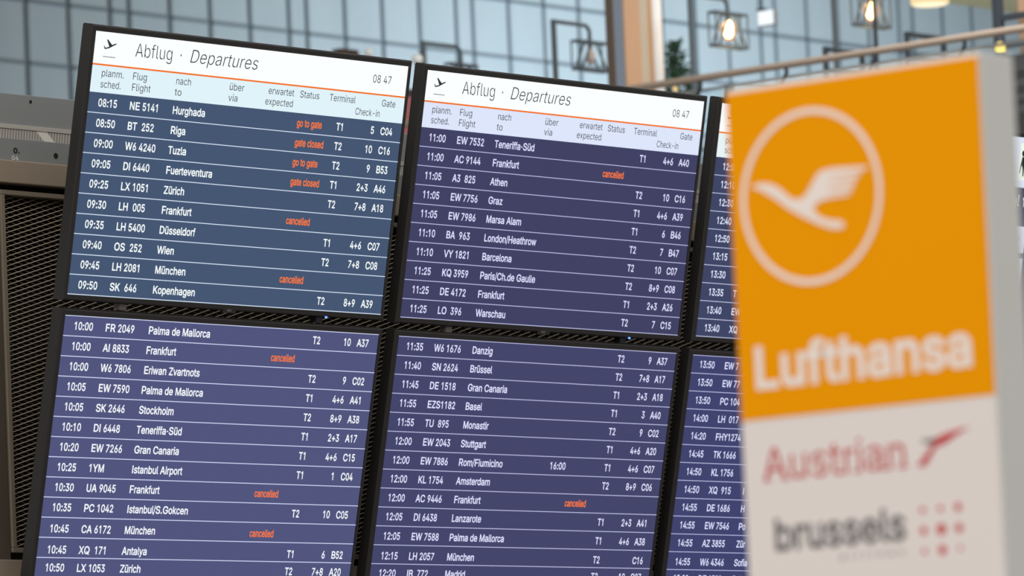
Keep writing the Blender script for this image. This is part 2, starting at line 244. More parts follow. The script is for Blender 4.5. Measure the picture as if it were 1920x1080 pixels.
def grow(poly, d):
    """push a closed outline outwards (its outside lies to the left) to make strokes bolder or thinner"""
    if not d: return poly
    n = len(poly); res = []
    for i in range(n):
        a = Vector(poly[i-1]); p = Vector(poly[i]); b = Vector(poly[(i+1) % n])
        e0 = (p-a).normalized(); e1 = (b-p).normalized()
        n0 = Vector((-e0.y, e0.x)); n1 = Vector((-e1.y, e1.x)); m = n0+n1
        if m.length < 0.35: m = (n0+n1+e0*0.5-e1*0.5).normalized()*1.2
        else:
            m.normalize(); m = m/max(m.dot(n0), 0.5)
        res.append(tuple(p+m*d))
    return res
def load_glyphs(spec):
    """letter outlines -> filled flat meshes, one set per stroke weight"""
    from mathutils.geometry import delaunay_2d_cdt
    for w, chars in spec.items():
        for ch in chars:
            ADV[(w, ch)] = OUT[ch][0]
            loops = [grow(q, WEIGHT[w]) for q in OUT[ch][1]]
            if not loops:
                GL[(w, ch)] = ([], []); continue
            vs = []; es = []
            for lp in loops:
                n = len(vs); vs += [Vector(p) for p in lp]; es += [(n+i, n+(i+1) % len(lp)) for i in range(len(lp))]
            ov, oe, of = delaunay_2d_cdt(vs, es, [], 0, 1e-5)[:3]
            keep = []
            for t in of:
                cx = sum(ov[i].x for i in t)/3; cy = sum(ov[i].y for i in t)/3; wn = 0
                for lp in loops:
                    for i in range(len(lp)):
                        x0, y0 = lp[i-1]; x1, y1 = lp[i]
                        if (y0 <= cy) != (y1 <= cy):
                            if x0+(cy-y0)/(y1-y0)*(x1-x0) > cx: wn += 1 if y1 > y0 else -1
                if wn < 0: keep.append(tuple(t))
            GL[(w, ch)] = ([tuple(p) for p in ov], keep)
        CAP[w] = max(p[1] for p in GL[(w, 'H')][0])
PRINT = 'ABCDEFGHIJKLMNOPQRSTUVWXYZabcdefghijklmnopqrstuvwxyz0123456789ü:./+- '
load_glyphs({'medium': PRINT, 'regular': PRINT+'·', 'light': PRINT+'·', 'thin': PRINT+'·', 'bold': 'LufthansabrseilH 04.'})

def place(mb, fn, items, w, d):
    """items: (char, x, y, sx, sy, shear)"""
    for ch, x, y, sx, sy, sh in items:
        vs, fs = GL[(w, ch)]
        mb.add([fn(x+p[0]*sx+p[1]*sy*sh, y+p[1]*sy, d) for p in vs], fs)
def text_arial(mb, fn, s, x, base, cap, d, xs=1.0, w='medium', align='L', sign=-1):
    """x, base in mm (base measured downwards when sign=-1); character cells as on the photographed boards"""
    em = cap/0.716
    tot = sum(ARIAL[c] for c in s)*em/1000*xs
    if align == 'R': x = x-tot+em*0.035
    elif align == 'C': x = x-tot/2
    else: x = x-em*0.045*xs
    sy = cap/CAP[w]
    items = []
    for c in s:
        cell = ARIAL[c]*em/1000*xs
        if c != ' ':
            sx = cell/ADV[(w, c)]
            items.append((c, x, 0, min(sx, sy*xs*1.12), sy, 0))
            if sx > sy*xs*1.12:
                items[-1] = (c, x+(cell-ADV[(w, c)]*sy*xs*1.12)/2, 0, sy*xs*1.12, sy, 0)
        x += cell
    place(mb, lambda a, b, dd: fn(a, base-b, dd), items, w, d)
def text_fit(mb, fn, s, x0, x1, base, cap, d, w='light', shear=0.0, track=0.0):
    sy = cap/CAP[w]
    nat = sum(ADV[(w, c)] for c in s)+track*(len(s)-1)
    sx = (x1-x0)/(nat-0.08)
    x = x0-0.04*sx; items = []
    for c in s:
        if c != ' ': items.append((c, x, 0, sx, sy, shear))
        x += (ADV[(w, c)]+track)*sx
    place(mb, lambda a, b, dd: fn(a, base-b, dd), items, w, d)

# ------------------------------------------------------------------ setting
MB().box((-25, -15, -0.1), (60, 45, 0)).build('floor', pbr('hall floor', (120, 115, 110), 0.35, noise=0.06, nscale=2))['kind'] = 'structure'
wall = MB().box((26, 32, 0), (50, 32.3, 9.54)).build('wall_back', pbr('blue grey wall panels', (148, 160, 168), 0.38, spec=0.4, noise=0.10, nscale=1.6, stretch=(2.2, 1, 0.5)))
wall['kind'] = 'structure'
g = MB()
PER = 2.076; X0 = 33.189; Z0 = 8.5333; PH = 0.4882
k = -4
while k < 9:
    x = X0+k*PER
    for j in range(5):
        xx = x+j*0.4653
        if 26.1 < xx < 49.9: g.box((xx-0.015, 31.985, 0), (xx+0.015, 32.0, 9.54))
    k += 1
j = -17
while Z0+j*PH < 9.5:
    z = Z0+j*PH; g.box((26, 31.985, z-0.013), (50, 32.0, z+0.013)); j += 1
g.build('panel_joints', pbr('dark panel joint', (92, 104, 112), 0.6), wall)
MB().box((26, 14, 9.54), (50, 32.3, 9.7)).build('ceiling', pbr('beige ceiling', (176, 164, 128), 0.8))['kind'] = 'structure'
MB().box((26.0, 13, 4.75), (50, 32, 5.1)).build('floor_gallery', pbr('gallery floor', (140, 132, 122), 0.6))['kind'] = 'structure'

# ------------------------------------------------------------------ departures monitors
W, H = 1210.0, 680.6
TILT = (-0.2051, -0.2187)
DX, DY = 1.2884, 0.7330
S1 = Vector((10.7462, 10.4834, 3.8131))
bezel_m = pbr('black monitor plastic', (37, 35, 34), 0.42, spec=0.35)
body_m = pbr('black rear shell', (26, 25, 24), 0.6)
bracket_m = pbr('grey bracket steel', (104, 98, 96), 0.5)
def L3(u, v, d):            # board millimetres -> local metres
    return ((u-W/2)/1000, (H-v)/1000, d/1000)
WHITE = emit('screen white', (255, 255, 255))
DARKTX = emit('screen dark lettering', (48, 52, 58))
ORANGE = emit('screen orange', (244, 116, 38))
CANC = emit('screen status orange', (255, 122, 56))
PITCHROW = 52.4
def rect(mb, u0, v0, u1, v1, d):
    mb.add([L3(u0, v1, d), L3(u1, v1, d), L3(u1, v0, d), L3(u0, v0, d)], [(0, 1, 2, 3)])

def flight_rows(scr, rows, v_first, jit, txt):
    for i, r in enumerate(rows):
        vb = v_first+i*PITCHROW+35.6+jit.get(i, 0)
        if vb-22 > H: break
        t, fl, to, exp, st, term, ck, gate = r
        fn = L3
        for nm, val, ux, kw in (('time_text', t, 38.3, {}), ('flight_number', fl, 153.9, {}), ('destination_text', to, 314.0, {}), ('expected_time', exp, 706.5, {}),
                                ('terminal_text', term, 948.5, {'xs': 0.95}), ('check_in_text', ck, 1100.0, {'align': 'R', 'xs': 0.97}), ('gate_text', gate, 1126.3, {'xs': 0.95})):
            if val:
                mb = MB(); text_arial(mb, fn, val, ux, vb, 20.3, 0.9, **kw); mb.build(nm, txt, scr, fixn=False)
        if st:
            mb = MB(); text_arial(mb, fn, st, 792.5, vb, 19.6, 0.9, xs=0.815)
            tag(mb.build('status_text', CANC, scr, fixn=False), 'orange status wording')

def monitor(ci, ri, nudge, label, col, line_col, rows, jit, header=None, brand=True):
    t = TILT[ri]
    n1 = Vector((0, math.sin(t), math.cos(t))); nz = Vector((1, 0, 0)).cross(n1)
    tl = S1+Vector((ci*DX, 0, 0))
    if ri: tl = tl-Vector((0, math.sin(TILT[0]), math.cos(TILT[0])))*DY+Vector((0, -0.0012, 0))
    tl += Vector(nudge)
    loc = tl+Vector((W/2000, 0, 0))-n1*(H/1000)
    rot = Matrix((Vector((1, 0, 0)), n1, nz)).transposed().to_euler()
    root = empty('departures_monitor', loc, label, 'monitor', 'departures monitors hung in two rows', rot)
    # bezel ring with a small chamfer, 30 mm deep
    def ring(o, d):         # o = 0 at the picture edge, 1 at the outside
        l, r, tp, b = 14*o, 13*o, 17*o, 16.5*o
        return [L3(-l, -tp, d), L3(W+r, -tp, d), L3(W+r, H+b, d), L3(-l, H+b, d)]
    prof = [(0, 0.0), (0, 3.0), (0.72, 3.0), (0.86, 1.6), (1.0, -2.5), (1.0, -31), (0, -31)]
    mb = MB(); vs = []
    for o_, d in prof: vs += ring(o_, d)
    fs = []
    for i in range(len(prof)):
        a, b = i*4, ((i+1) % len(prof))*4
        for q in range(4): fs.append((a+q, a+(q+1) % 4, b+(q+1) % 4, b+q))
    mb.add(vs, fs); mb.build('bezel', bezel_m, root)
    mb = MB(); mb.box(L3(-13, -15, -31), L3(W+12, H+15, -36)); mb.box(L3(110, 90, -36), L3(W-110, H-110, -80))
    mb.build('rear_shell', body_m, root, bevel=0.004)
    if ri == 0:
        for uu in (206, 962):
            MB().box(L3(uu, H+13, -8), L3(uu+26, H+33, -30)).build('mount_bracket', bracket_m if uu < 500 else body_m, root)
    bt = MB().box(L3(584, H+6, 3.4), L3(634, H+22, -6)).build('badge_tab', bezel_m, root)
    if brand:
        mb = MB(); text_fit(mb, L3, 'NEC', 599, 617, H+17.5, 5.5, 3.8, 'regular')
        mb.build('badge_lettering', pbr('silver lettering', (150, 148, 145), 0.4), bt, fixn=False)
        led = MB().box(L3(984, H+13.5, 3.2), L3(992, H+18.5, 5)).build('power_light', emit('blue power light', (0.10, 0.22, 1.0), 3.0, True), root)
        tag(led, 'glowing blue power light')
    scr = MB().box(L3(0, 0, 0), L3(W, H, -4)).build('screen', emit('screen blue '+str(col), col), root)
    lm = emit('screen rule '+str(line_col), line_col)
    v0 = 1.0
    if header is not None:
        hb = MB(); rect(hb, 0, 0, W, 83, 0.3); hb.build('title_band', emit('screen title band', (252, 255, 255)), scr, fixn=False)
        hb = MB(); rect(hb, 0, 86.5, W, 156.5, 0.3); tag(hb.build('heading_band', emit('screen heading '+str(header), header), scr, fixn=False), 'pale band of column headings')
        v0 = 156.5
        if header and rows:
            hb = MB(); rect(hb, 0, 82.6, W, 87.0, 0.4); tag(hb.build('rule_line', ORANGE, scr, fixn=False), 'orange rule under the title')
            ic = MB()
            for pol in ([(35.3,36.3),(37.6,36.1),(42.3,40.9),(55.7,37.2),(44.8,19.6),(48.1,18.5),(65.0,31.9),(78.8,27.1),(81.7,27.3),(80.6,29.5),(68.4,35.1),(56.2,40.8),(42.3,44.3),(39.3,43.6)],
                        [(36.4,62.8),(81.9,62.8),(81.9,64.4),(36.4,64.4)]):
                ic.prism(pol, L3, 0.6, 0.9)
            ic.build('takeoff_pictogram', DARKTX, scr)
            for s, a, b, ww, shr in (('Abflug', 154.5, 291, 'thin', 0), ('·', 320, 325, 'regular', 0), ('Departures', 357, 614, 'thin', 0.2)):
                mb = MB(); text_fit(mb, L3, s, a, b, 55, 34.5, 0.9, ww, shear=shr)
                mb.build('title_text', DARKTX, scr, fixn=False)
            mb = MB(); text_arial(mb, L3, '08 47', 1073, 53.5, 21.2, 0.9, xs=1.05, w='regular')
            mb.build('clock_text', DARKTX, scr, fixn=False)
            for s, a, b, base in (('planm.', 38.5, 120, 114.6), ('sched.', 38.8, 113, 143.4), ('Flug', 153.5, 205.7, 114.6), ('Flight', 154, 222, 143.4),
                                  ('nach', 315.2, 371, 114.8), ('to', 315.2, 339, 144), ('über', 517.8, 573, 115), ('via', 518.5, 553, 144),
                                  ('erwartet', 669, 767.5, 114), ('expected', 660.5, 768, 143), ('Status', 792.4, 867.8, 114.8), ('Terminal', 909.5, 1011.5, 115.2),
                                  ('Check-in', 1017, 1115, 145), ('Gate', 1119.5, 1174, 115.5)):
                mb = MB(); text_fit(mb, L3, s, a, b, base, 18.6, 0.9, 'light')
                mb.build('column_heading', DARKTX, scr, fixn=False)
    if rows:
        ln = MB()
        n = 0
        while True:
            v = v0+n*PITCHROW
            if v > H+1: break
            if not (header and n == 0):
                v = min(v, H-1.2); rect(ln, 0, max(v-1.0, 0.1), W, v+1.1, 0.5)
            n += 1
        ln.build('row_lines', lm, scr, fixn=False)
        flight_rows(scr, rows, v0, jit, emit('screen row lettering '+str(line_col), tuple(min(255, c+34) for c in line_col)))
    return root, scr

GG, GC, CX = 'go to gate', 'gate closed', 'cancelled'
R1 = [('08:15','NE 5141','Hurghada','',GG,'T1','5','C04'),('08:50','BT  252','Riga','',GC,'T2','10','C16'),('09:00','W6 4240','Tuzla','',GG,'T2','9','B53'),
      ('09:05','DI 6440','Fuerteventura','',GC,'T1','2+3','A46'),('09:25','LX 1051','Zürich','','','T2','7+8','A18'),('09:30','LH  005','Frankfurt','',CX,'','',''),
      ('09:35','LH 5400','Düsseldorf','','','T1','4+6','C07'),('09:40','OS  252','Wien','','','T2','7+8','C08'),('09:45','LH 2081','München','',CX,'','',''),
      ('09:50','SK  646','Kopenhagen','','','T2','8+9','A39')]
R2 = [('11:00','EW 7532','Teneriffa-Süd','','','T1','4+6','A40'),('11:00','AC 9144','Frankfurt','',CX,'','',''),('11:05','A3  825','Athen','','','T2','10','C16'),
      ('11:05','EW 7756','Graz','','','T1','4+6','A39'),('11:05','EW 7986','Marsa Alam','','','T1','6','B46'),('11:10','BA  963','London/Heathrow','','','T2','7','B47'),
      ('11:10','VY 1821','Barcelona','','','T2','10','C07'),('11:25','KQ 3959','Paris/Ch.de Gaulle','','','T2','8+9','C08'),('11:25','DE 4172','Frankfurt','','','T1','2+3','A26'),
      ('11:25','LO  396','Warschau','','','T2','7','C15')]
R3 = [('12:00','','','','','','',''),('12:10','','','','','','',''),('12:30','','','','','','',''),('12:40','','','','','','',''),('12:50','','','','','','',''),
      ('13:15','','','','','','',''),('13:30','','','','','','',''),('13:35','T','','','','','',''),('13:40','EW','','','','','',''),('13:40','XQ','','','','','','')]
R4 = [('10:00','FR 2049','Palma de Mallorca','','','T2','10','A37'),('10:00','AI 8833','Frankfurt','',CX,'','',''),('10:00','W6 7806','Eriwan Zvartnots','','','T2','9','C02'),
      ('10:05','EW 7590','Palma de Mallorca','','','T1','4+6','A41'),('10:05','SK 2646','Stockholm','','','T2','8+9','A38'),('10:10','DI 6448','Teneriffa-Süd','','','T1','2+3','A17'),
      ('10:20','EW 7266','Gran Canaria','','','T1','4+6','C15'),('10:25','1YM','Istanbul Airport','','','T1','1','C04'),('10:30','UA 9045','Frankfurt','',CX,'','',''),
      ('10:35','PC 1042','Istanbul/S.Gokcen','','','T2','10','C05'),('10:45','CA 6172','München','',CX,'','',''),('10:45','XQ  171','Antalya','','','T1','6','B52'),
      ('10:50','LX 1053','Zürich','','','T2','7+8','A20')]
R5 = [('11:35','W6 1676','Danzig','','','T2','9','A37'),('11:40','SN 2624','Brüssel','','','T2','7+8','A17'),('11:45','DE 1518','Gran Canaria','','','T1','2+3','A18'),
      ('11:55','EZS1182','Basel','','','T1','3','A40'),('11:55','TU  895','Monastir','','','T2','9','C02'),('12:00','EW 2043','Stuttgart','','','T1','4+6','A20'),
      ('12:00','EW 7886','Rom/Fiumicino','16:00','','T1','4+6','C07'),('12:00','KL 1754','Amsterdam','','','T2','8+9','C06'),('12:00','AC 9446','Frankfurt','',CX,'','',''),
      ('12:05','DI 6438','Lanzarote','','','T1','2+3','A41'),('12:05','EW 7588','Palma de Mallorca','','','T1','4+6','A38'),('12:15','LH 2057','München','','','T2','','C16'),
      ('12:20','IB  772','Madrid','','','T2','10','C07')]
R6 = [('13:50','EW 7','','','','','',''),('13:50','EW 77','','','','','',''),('13:50','PC 104','','','','','',''),('14:00','LH  017','','','','','',''),
      ('14:20','FHY1274','','','','','',''),('14:45','TK 1666','','','','','',''),('14:50','KL 1756','','','','','',''),('14:50','XQ  915','I','','','','',''),
      ('14:55','DE 1686','H','','','','',''),('14:55','EW 7546','Po','','','','',''),('14:55','AZ 3855','Zür','','','','',''),('14:55','W6 4346','Sofia','','','','',''),
      ('15:00','DE 1580','Pal','','','','','')]
monitor(0, 0, (0, 0, 0.0016), 'leftmost upper departures monitor, teal blue screen starting with 08:15 to Hurghada', (70, 87, 115), (214, 228, 246), R1, {}, (225, 243, 250))
monitor(1, 0, (-.001, 0, -0.0017), 'middle upper departures monitor, violet blue screen starting with 11:00 to Teneriffa-Süd', (66, 66, 101), (188, 190, 226), R2, {}, (221, 230, 251))
monitor(2, 0, (.0017, 0, 0), 'upper departures monitor half hidden behind the orange sign, rows from 12:00 to 13:40', (64, 70, 101), (190, 196, 226), R3, {}, (232, 244, 246))
monitor(0, 1, (0, 0, 0.0006), 'leftmost lower departures monitor, rows starting with 10:00 to Palma de Mallorca', (82, 86, 126), (212, 216, 248), R4, {10: 3, 11: 5.5}, None, False)
monitor(1, 1, (.0017, 0, 0), 'middle lower departures monitor, rows starting with 11:35 to Danzig', (69, 70, 108), (190, 192, 228), R5, {10: 1.5, 11: 4}, None, False)
monitor(2, 1, (-.0024, 0, -0.0014), 'lower departures monitor half hidden behind the sign, rows starting with 13:50', (65, 68, 110), (184, 188, 228), R6, {11: 3}, None, False)

# terminal guide monitor, its left edge showing to the right of the orange sign
root, scr = monitor(3, 0, (0, 0, 0), 'monitor at right edge with walking figure pictogram on white band, behind grey sign edge', (58, 60, 88), (190, 194, 226), None, {}, None)
root.name = 'terminal_guide_monitor'; del root['group']
mb = MB(); rect(mb, 0, 0, W, 155, 0.3); mb.build('title_band', emit('screen cool white', (222, 230, 246)), scr, fixn=False)
mb = MB(); rect(mb, 202, 18, 330, 133, 0.5); pb = mb.build('pictogram_panel', emit('screen pale green', (238, 250, 236)), scr, fixn=False)
mb = MB()
import math as _m
mb.prism([(223+10*_m.cos(a*_m.pi/8), 49+10*_m.sin(a*_m.pi/8)) for a in range(16)], L3, 0.7, 0.9)
for pol in ([(216,60),(236,60),(243,72),(238,92),(222,92),(216,84)], [(217,60),(222,66),(216,92),(211,112),(208,111),(211,86)],
            [(222,90),(231,90),(232,104),(233,120),(227,120),(225,104)], [(230,88),(238,90),(243,104),(252,116),(246,120),(236,108)], [(236,60),(244,66),(252,84),(262,92),(259,96),(247,88)]):
    mb.prism(pol, L3, 0.7, 0.9)
mb.build('walking_figure', emit('screen near black', (38, 44, 40)), scr)
mb = MB(); text_fit(mb, L3, 'Terminal', 34, 223, 213, 36, 0.9, 'light', shear=0.05); text_fit(mb, L3, '1', 244, 256, 213, 30, 0.9, 'medium')
mb.build('terminal_text', WHITE, scr, fixn=False)
for v0_, v1_ in ((274.5, 357), (373.4, 470)):
    mb = MB(); rect(mb, 0, v0_, 278, v1_, 0.3); mb.build('gate_cell', emit('screen lilac white', (224, 228, 248)), scr, fixn=False)
mb = MB(); text_fit(mb, L3, 'Gate', 190, 247, 322, 20, 0.9, 'light'); mb.build('gate_text', emit('screen grey lettering', (150, 155, 165)), scr, fixn=False)

# ------------------------------------------------------------------ rack behind the monitors
RY = 10.95
rk = empty('display_rack', (13.4, 11.1, 0), 'brown steel rack with grey header and expanded metal mesh, behind all departures monitors', 'rack')
OF = (13.4, 11.1, 0)
XL, XR = 10.2, 16.3
grey = pbr('grey painted header', (132, 135, 135), 0.5, noise=0.05, nscale=5)
grey2 = pbr('lighter grey perforated sheet', (176, 172, 164), 0.5)
brown = pbr('brown painted steel', (150, 136, 120), 0.5, noise=0.08, nscale=6)
brown2 = pbr('dark brown painted steel', (86, 78, 68), 0.5, noise=0.08, nscale=6)
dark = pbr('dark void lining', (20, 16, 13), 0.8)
hole = pbr('black hole', (8, 8, 8), 0.8)
o = MB().box((XL, RY+0.045, 3.640), (XR, RY+0.30, 3.728)).build('header_panel', grey, rk, off=OF, bevel=0.002)
for x in (10.861, 11.014, 11.9, 12.5, 13.7):
    MB().tube([(x, RY+0.046, 3.711), (x, RY+0.0435, 3.711)], 0.0045, 12).build('screw_hole', hole, o, off=OF)
MB().box((XL, RY+0.035, 3.632), (XR, RY+0.06, 3.644)).build('header_lip', grey2, rk, off=OF, bevel=0.001)
# sloping strip of perforated sheet with plain bands
pm = bpy.data.materials.new('perforated sheet'); pm.use_nodes = True
nt = pm.node_tree; b = nt.nodes['Principled BSDF']; b.inputs['Roughness'].default_value = 0.5
tc = nt.nodes.new('ShaderNodeTexCoord'); sp = nt.nodes.new('ShaderNodeSeparateXYZ'); nt.links.new(tc.outputs['Object'], sp.inputs[0])
def math_node(op, a, bb=None):
    n = nt.nodes.new('ShaderNodeMath'); n.operation = op
    for i, q in enumerate((a, bb)):
        if q is None: continue
        if isinstance(q, (int, float)): n.inputs[i].default_value = q
        else: nt.links.new(q, n.inputs[i])
    return n.outputs[0]
sx_ = math_node('SINE', math_node('MULTIPLY', math_node('ADD', sp.outputs['X'], math_node('MULTIPLY', sp.outputs['Z'], 0.5)), 1250.0))
sz_ = math_node('SINE', math_node('MULTIPLY', math_node('SUBTRACT', sp.outputs['X'], math_node('MULTIPLY', sp.outputs['Z'], 1.2)), 620.0))
thr = math_node('GREATER_THAN', math_node('ADD', sx_, sz_), 0.25)
mx = nt.nodes.new('ShaderNodeMix'); mx.data_type = 'RGBA'
mx.inputs[6].default_value = (*lin((150, 146, 138)), 1); mx.inputs[7].default_value = (*lin((52, 48, 44)), 1)
nt.links.new(thr, mx.inputs[0]); nt.links.new(mx.outputs[2], b.inputs['Base Color'])
def slope(x0, x1, m, name):
    sh = -0.02
    vs = [(x0-sh*0.3, RY+0.040, 3.634), (x1-sh*0.3, RY+0.040, 3.634), (x1, RY+0.002, 3.599), (x0, RY+0.002, 3.599)]
    vs += [(p[0], p[1]+0.01, p[2]+0.004) for p in vs]
    MB().add(vs, [(0,1,2,3),(7,6,5,4),(0,4,5,1),(1,5,6,2),(2,6,7,3),(3,7,4,0)]).build(name, m, rk, off=OF)
xs_ = [XL, 11.018, 11.058, 11.75, 11.79, 12.5, 12.54, 13.25, 13.29, 14.0, 14.04, 14.75, 14.79, 15.5, 15.54, XR]
for i in range(len(xs_)-1):
    slope(xs_[i], xs_[i+1], pm if i % 2 == 0 else grey2, 'perforated_strip' if i % 2 == 0 else 'plain_strip')
o = MB().box((XL, RY, 3.540), (XR, RY+0.25, 3.600)).build('label_panel', grey, rk, off=OF, bevel=0.0015)
def RF(a, b_, d): return (a, RY-d, b_)
for x in (11.056, 12.2, 13.4):
    MB().tube([(x, RY+0.001, 3.564), (x, RY-0.0015, 3.564)], 0.0075, 14).build('screw_hole', hole, o, off=OF)
mb = MB(); text_fit(mb, lambda a, b_, d: (a/1000, RY-d, 3.562-b_/1000), '0.', 10899, 10920, 0, 13.5, 0.0012, 'bold')
tag(mb.build('stencil_number', hole, o, fixn=False, off=OF), 'black stencilled number')
mb = MB(); text_fit(mb, lambda a, b_, d: (a/1000, RY-d, 3.5425-b_/1000), '04', 10891, 10915, 0, 11.5, 0.0012, 'bold')
tag(mb.build('stencil_number', pbr('white stencil paint', (215, 215, 212), 0.6), o, fixn=False, off=OF), 'white stencilled number 04')
MB().box((XL, RY-0.012, 3.479), (XR, RY+0.25, 3.540)).build('cross_beam', brown, rk, off=OF, bevel=0.003)
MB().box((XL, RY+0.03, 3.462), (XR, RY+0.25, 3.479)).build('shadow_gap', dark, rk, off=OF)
fr = MB()
fr.box((10.846, RY, 3.449), (16.1, RY+0.04, 3.462)); fr.box((10.846, RY, 2.508), (16.1, RY+0.04, 2.521))
fr.box((10.846, RY, 2.521), (10.862, RY+0.04, 3.449)); fr.box((16.085, RY, 2.521), (16.1, RY+0.04, 3.449))
o = fr.build('mesh_frame', pbr('frame brown', (130, 119, 104), 0.5), rk, off=OF, bevel=0.002)
# expanded metal: two families of strands
def strands(sgn, halfw, dep, y):
    mb = MB(); x0, x1, z0, z1 = 10.858, 16.088, 2.518, 3.452
    m = 0.285*sgn; pv = 0.0125
    c = (z0-max(m*x0, m*x1)); cmax = z1-min(m*x0, m*x1)
    nrm = math.sqrt(1+m*m)
    c = math.floor(c/pv)*pv
    while c < cmax:
        # clip z = m x + c to the opening
        pts = []
        a, b_ = x0, x1
        za, zb = m*a+c, m*b_+c
        if m > 0:
            if za < z0: a = (z0-c)/m
            if zb > z1: b_ = (z1-c)/m
        else:
            if za > z1: a = (z1-c)/m
            if zb < z0: b_ = (z0-c)/m
        if b_-a > 0.01:
            za, zb = m*a+c, m*b_+c; h = halfw*nrm
            mb.add([(a,y,za-h),(b_,y,zb-h),(b_,y+dep*0.6,zb+h),(a,y+dep*0.6,za+h),(a,y+dep,za-h),(b_,y+dep,zb-h)],
                   [(0,1,2,3),(4,5,1,0),(3,2,5,4),(0,3,4),(1,5,2)])
        c += pv
    return mb
mb = strands(1, 0.00105, 0.003, RY+0.018); m2 = strands(-1, 0.0007, 0.003, RY+0.020); mb.add(m2.v, m2.f)
mb.build('expanded_mesh', pbr('mesh steel', (160, 146, 124), 0.45), rk, off=OF)
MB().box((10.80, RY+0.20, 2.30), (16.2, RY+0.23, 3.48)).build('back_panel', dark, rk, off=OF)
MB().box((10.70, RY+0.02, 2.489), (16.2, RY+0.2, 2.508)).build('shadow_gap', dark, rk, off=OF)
MB().box((XL, RY, 2.20), (XR, RY+0.2, 2.489)).build('lower_panel', brown, rk, off=OF, bevel=0.003)
for x in (10.735, 16.2):
    MB().box((x-0.085, RY+0.004, 0), (x+0.108 if x < 12 else x+0.09, RY+0.22, 3.475)).build('post', brown2, rk, off=OF, bevel=0.004)

# ------------------------------------------------------------------ orange sign pylon
SX, SY0, SW, SZ = 5.5464, 3.9813, 0.37345, 2.5303
sg = empty('airline_sign', (SX+0.0335, SY0+SW/2, 0), 'tall orange and white airline sign pylon with ringed crane emblem, before the monitors', 'sign')
SO = (SX+0.0335, SY0+SW/2, 0)
sgrey = pbr('sign grey side', (234, 235, 231), 0.45, noise=0.03, nscale=3)
MB().box((SX, SY0-0.002, 0.02), (SX+0.067, SY0+SW+0.002, SZ+0.006)).build('sign_body', sgrey, sg, off=SO, bevel=0.0015)
MB().box((SX-0.14, SY0-0.08, 0), (SX+0.21, SY0+SW+0.08, 0.02)).build('base_plate', pbr('base steel', (130, 130, 130), 0.4, metal=0.6), sg, off=SO, bevel=0.004)
def SF(s, t, d): return (SX-d/1000, SY0+SW-s/1000, SZ-t/1000)
wp = MB().box(SF(0, 396, 0), SF(SW*1000, 2380, 1.5)).build('white_panel', pbr('sign white', (240, 232, 228), 0.45, spec=0.2), sg, off=SO)
op = MB().box(SF(0, 0, 0), SF(SW*1000, 395.5, 2.0)).build('orange_panel', pbr('sign orange', (252, 163, 0), 0.5, spec=0.04), sg, off=SO)
swhite = pbr('sign lettering white', (250, 238, 230), 0.4)
mb = MB(); N = 72; cx, cy, ro, ri_ = 121.0, 136.6, 105.4, 98.6
vs = []
for rr, d in ((ri_, 2.0), (ri_, 2.6), (ro, 2.6), (ro, 2.0)):
    vs += [SF(cx+rr*math.cos(2*math.pi*i/N), cy+rr*math.sin(2*math.pi*i/N), d) for i in range(N)]
mb.add(vs, [(k*N+i, k*N+(i+1) % N, (k+1)*N+(i+1) % N, (k+1)*N+i) for k in range(3) for i in range(N)])
mb.build('emblem_ring', swhite, op, off=SO)
mb = MB()
mb.prism([(31,115.9),(46.3,113.0),(60.1,115.1),(70.0,119.6),(79.7,126.3),(91.7,137.0),(106.7,138.7),(114.6,133.5),(122.7,123.4),(133.5,110.6),(142.5,107.6),(158.7,107.0),
          (209,110.6),(199,115.6),(150,116.6),(150,117.6),(197,118.2),(190,123.4),(149,123.6),(149,124.6),(189,125.6),(186,130.6),(148,130.4),(148,131.4),(185,132.6),(182,137.4),(147,136.6),(147,137.6),(180,139.2),(176.5,142.3),
          (156.6,142.1),(139.0,143.2),(128.8,146.5),(123.5,151.5),(128.0,159.0),(137.7,165.0),(152.4,169.2),(164.7,170.9),(168.9,175.9),(165.4,180.3),(149.3,178.6),(132.2,172.0),(107.9,160.2),(88.4,149.3),(66.6,133.7),(45.8,121.4)], SF, 2.0, 2.6)
tag(mb.build('crane_emblem', swhite, op, off=SO), 'white flying crane')
mb = MB(); text_fit(mb, SF, 'Lufthansa', 25.5, 343, 358, 50, 2.4, 'bold'); mb.build('wordmark', swhite, op, fixn=False, off=SO)
red = pbr('sign red', (205, 28, 38), 0.4)
mb = MB(); text_fit(mb, SF, 'Austrian', 31, 241, 470, 39.5, 1.9, 'light')
for a, b_ in ((29, 41), (56, 69), (137, 150), (163, 175), (206, 218), (229, 243)):
    mb.add([SF(a, 470, 2.3), SF(b_, 470, 2.3), SF(b_, 467.6, 2.3), SF(a, 467.6, 2.3)], [(0, 1, 2, 3)])
tag(mb.build('wordmark', red, wp, fixn=False, off=SO), 'red lettering')
mb = MB(); mb.prism([(335,429),(297,447),(286,449),(269.5,470),(256.5,470),(281,446),(288,438.6),(300,434.5)], SF, 1.5, 2.1)
tag(mb.build('arrow_emblem', red, wp, off=SO), 'red arrow')
mb = MB(); mb.prism([(288,438.4),(281,445.6),(268,443.2),(264,439.6)], SF, 1.5, 2.1)
tag(mb.build('arrow_tail', pbr('sign grey ink', (120, 116, 116), 0.5), wp, off=SO), 'grey tail of the red arrow')
ink = pbr('sign dark grey ink', (88, 86, 92), 0.5)
mb = MB(); text_fit(mb, SF, 'brussels', 42.5, 234, 553.5, 38, 1.9, 'medium'); tag(mb.build('wordmark', ink, wp, fixn=False, off=SO), 'dark grey lettering')
mb = MB(); text_fit(mb, SF, 'airlines', 138, 232, 571.5, 8.2, 1.9, 'light', track=0.35); tag(mb.build('small_lettering', ink, wp, fixn=False, off=SO), 'small grey lettering')
